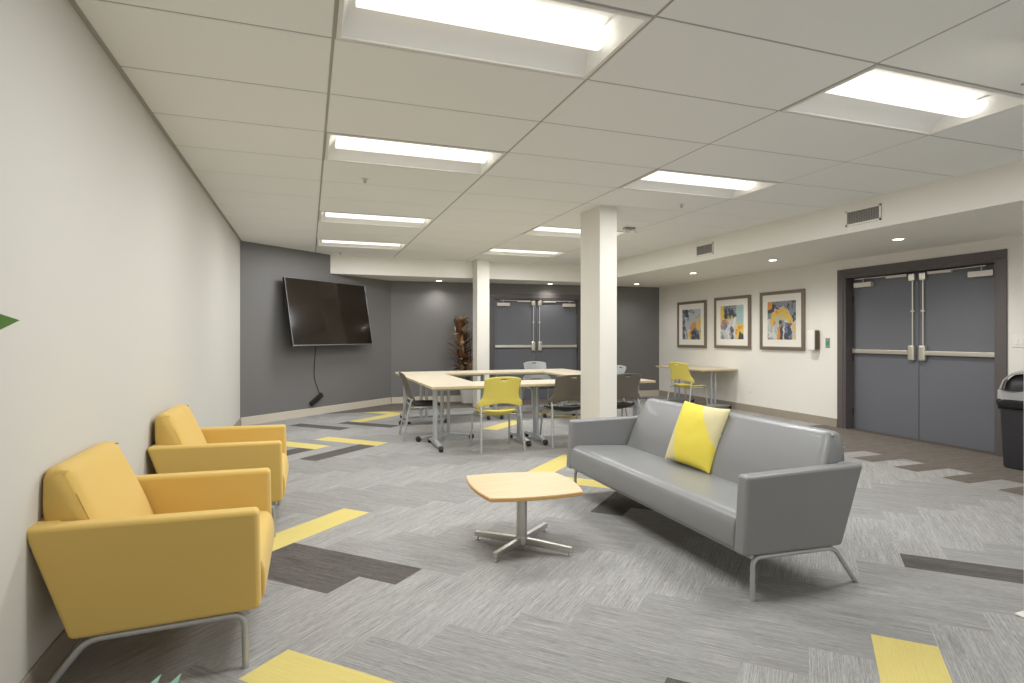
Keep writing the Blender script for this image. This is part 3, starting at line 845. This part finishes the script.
# ------------------------------------------------------------------ trash bin
t = thing('trash_bin', 'tall black trash bin with grey band and swing lid beside the right doors', 'trash bin', (6.95, 3.80, 0), RA-PI)
def rrect(w, d, r, z, n=5):
    out = []
    for cx, cy, a0 in ((w/2-r, d/2-r, 0), (-w/2+r, d/2-r, PI/2), (-w/2+r, -d/2+r, PI), (w/2-r, -d/2+r, 1.5*PI)):
        for k in range(n+1):
            a = a0+PI/2*k/n; out.append((cx+r*math.cos(a), cy+r*math.sin(a), z))
    return out
def loft(bm, rings, cap0=True, cap1=True):
    R = [[bm.verts.new(p) for p in r] for r in rings]; n = len(R[0])
    for a, b in zip(R, R[1:]):
        for k in range(n): bm.faces.new((a[k], a[(k+1) % n], b[(k+1) % n], b[k]))
    if cap0: bm.faces.new(list(reversed(R[0])))
    if cap1: bm.faces.new(R[-1])
bm = B(); loft(bm, [rrect(.36, .32, .06, .0), rrect(.38, .34, .06, .02), rrect(.43, .39, .07, .72)]); link('bin_body', bm, M['binblack'], t)
bm = B(); loft(bm, [rrect(.45, .41, .08, .70), rrect(.46, .42, .08, .71), rrect(.46, .42, .08, .80), rrect(.44, .40, .08, .805)]); link('rim_band', bm, M['binband'], t)
bm = B(); rg = []
for z, w, j in ((.71, .462, 0), (.695, .475, 1), (.67, .480, 2), (.64, .468, 3), (.615, .455, 4)):
    rg.append([(x*(1+.07*noise.noise(Vector((x*22, y*22, z*30)))), y*(1+.07*noise.noise(Vector((y*22, x*22, z*30+5)))), z+.02*noise.noise(Vector((x*14, y*14, j)))) for x, y, z in rrect(w, w-.04, .085, z, 9)])
loft(bm, rg, False, False); o = link('bin_liner', bm, M['bag'], t, ang=20); o.modifiers.new('thick', 'SOLIDIFY').thickness = .003
bm = B()
rg = []
for k in range(9):
    a = PI/2*k/8; rg.append(rrect(.40*math.cos(a)**.5+.02, .38*max(.12, math.cos(a))**.4, min(.08, .01+.07*math.cos(a)), .80+.17*math.sin(a)))
loft(bm, rg); link('lid_hood', bm, M['binblack'], t, rot=(0, 0, .5))
bm = B(); pr = [(-.236, .815), (-.212, .90), (-.165, .955), (-.09, .985), (0, .993), (0, 1.006), (-.095, .999), (-.175, .968), (-.226, .908), (-.252, .818)]
prism(bm, pr, -.195, .195, 'Y', .006, 2); link('swing_flap', bm, M['binband'], t, rot=(0, 0, .5))

# ------------------------------------------------------------------ dried plant in white planter, behind the far side
def blade(bm, base, tip, w, sag=0., fold=.25, mi=0, n=10, side=None, ctrl=None, blunt=0):
    base, tip = Vector(base), Vector(tip); d = (tip-base) if ctrl is None else tip-ctrl
    s = side or d.cross(Vector((0, 0, 1)))
    if s.length < 1e-4: s = Vector((1, 0, 0))
    s = s.normalized(); up = s.cross(d).normalized()
    L, Rr, Cn = [], [], []
    for k in range(n+1):
        u = k/n; ww = w*(math.sin(PI*min(1, (u*.82+.18)))**.8)*(1-u**6) if k < n else .0005
        if blunt: ww = w*min(1, (1-u)*blunt+.001)
        p = base+d*u+up*sag*math.sin(PI*u) if ctrl is None else base*(1-u)**2+ctrl*2*u*(1-u)+tip*u*u
        L.append(bm.verts.new(p-s*ww+up*ww*fold)); Rr.append(bm.verts.new(p+s*ww+up*ww*fold)); Cn.append(bm.verts.new(p))
    for k in range(n):
        for a, b in ((L, Cn), (Cn, Rr)):
            f = bm.faces.new((a[k], b[k], b[k+1], a[k+1])); f.material_index = mi
t = thing('potted_plant', 'tall dried brown leafy plant in a white planter against the slate wall', 'plant', (3.06, 11.36, 0))
bm = B(); lathe(bm, [(.001, 0), (.12, 0), (.135, .01), (.185, .40), (.19, .41), (.175, .41), (.172, .38), (.001, .38)], seg=32); link('planter', bm, M['planter'], t)
bm = B(); 
for k in range(5):
    a = k*1.26; tube(bm, [(.03*math.cos(a), .03*math.sin(a), .38), (.05*math.cos(a+.4), .05*math.sin(a+.4), .9), (.07*math.cos(a+1), .06*math.sin(a+1), 1.45)], .012, 8, r2=.006)
link('stem', bm, M['stem'], t)
rnd = random.Random(3)
for g, (mm, cnt) in enumerate(((M['dry1'], 60), (M['dry2'], 60), (M['dry3'], 40))):
    bm = B()
    for k in range(cnt):
        z = .55+1.15*rnd.random(); a = rnd.random()*2*PI; sp = .29 if z < 1.15 else .22
        if z > 1.5: sp = .15
        r0 = .04; x0, y0 = r0*math.cos(a)-.15*min(1, (z-.4)*2), r0*math.sin(a)*.8
        ln = sp*(.55+.6*rnd.random()); up = .10+.16*rnd.random() if z < 1.55 else .09
        if rnd.random() < .2: up = -.05
        a2 = a+rnd.uniform(-.5, .5)
        yy = math.sin(a2)*ln
        yy = min(yy, .16)
        blade(bm, (x0, y0, z), (x0+math.cos(a2)*ln, y0+yy, min(z+up, 1.68+.1*rnd.random())), 
              .024+.034*rnd.random(), sag=rnd.uniform(-.02, .05), fold=rnd.uniform(-.3, .5), n=6)
    link('foliage', bm, mm, t, ang=60, wn=False)
bm = B()
for cx, cz in ((-.23, 1.70), (-.07, 1.71)):
  bm = B()
  for k in range(9):
        a = k*2*PI/9; blade(bm, (cx, -.02, cz-.03), (cx+.07*math.cos(a), -.05+.03*math.sin(a*2), cz+.06*math.sin(a)), .022, n=5)
  link('seed_head', bm, M['dry2'], t, ang=60, wn=False)

# ------------------------------------------------------------------ potted plant just left of the viewer; only leaf tips reach the picture
t = thing('potted_plant', 'green spiky potted plant beside the viewer, only leaf tips showing at left and bottom', 'plant', (-.48, .62, 0))
bm = B(); lathe(bm, [(.001, 0), (.11, 0), (.12, .01), (.15, .42), (.155, .44), (.14, .44), (.137, .41), (.001, .41)], seg=28); link('pot', bm, M['pot'], t)
bm = B(); lathe(bm, [(.001, .40), (.136, .405), (.12, .415), (.001, .42)], seg=24); link('soil', bm, M['soil'], t)
O = Vector((-.48, .62, 0))
for tip, w, mm, sd in (((-.416, 1.085, 1.384), .06, 'leafgreen', (.05, .05, 1)), ((-.213, 1.02, .840), .018, 'leafteal', (1, -.3, 0)), ((-.182, 1.00, .847), .018, 'leafteal', (1, -.3, 0)),
                   ((-.62, .35, 1.45), .04, 'leafgreen', None), ((-.75, .60, 1.3), .04, 'leafgreen', None), ((-.55, .55, 1.62), .04, 'leafgreen', None), ((-.30, .30, 1.2), .035, 'leafgreen', None), ((-.80, .85, 1.0), .035, 'leafteal', None)):
    bm = B(); base = Vector((0, 0, .41))+Vector(((tip[0]-O.x)*.12, (tip[1]-O.y)*.12, 0))
    ct = None
    if mm == 'leafgreen' and sd: ct = Vector((-.66, .86, 1.36))-O
    elif sd: ct = Vector((tip[0]-.05, tip[1]-.14, .82))-O
    blade(bm, base, Vector(tip)-O, w, sag=.03, n=22, side=Vector(sd) if sd else None, ctrl=ct, fold=.1 if sd else .25, blunt=(5.5 if mm == 'leafgreen' else 5) if sd else 0)
    link('leaf', bm, M[mm], t, ang=60, wn=False)

# ------------------------------------------------------------------ world, camera
w = bpy.data.worlds.new('world'); bpy.context.scene.world = w; w.use_nodes = True
bg = w.node_tree.nodes['Background']; bg.inputs['Color'].default_value = (.97, .985, 1.0, 1); bg.inputs['Strength'].default_value = .72
cam = bpy.data.cameras.new('camera'); co = bpy.data.objects.new('camera', cam); col.objects.link(co)
cam.sensor_width = 36; cam.lens = 579.33/1024*36; cam.shift_y = -5.5/1024; cam.clip_start = .05
co.location = (0, 0, 1.36); co.rotation_euler = (PI/2, 0, -.3382)
sc = bpy.context.scene; sc.camera = co
sc.view_settings.view_transform = 'Standard'; sc.view_settings.look = 'None'; sc.view_settings.exposure = 0.1
sc.cycles.max_bounces = 8; sc.cycles.diffuse_bounces = 5
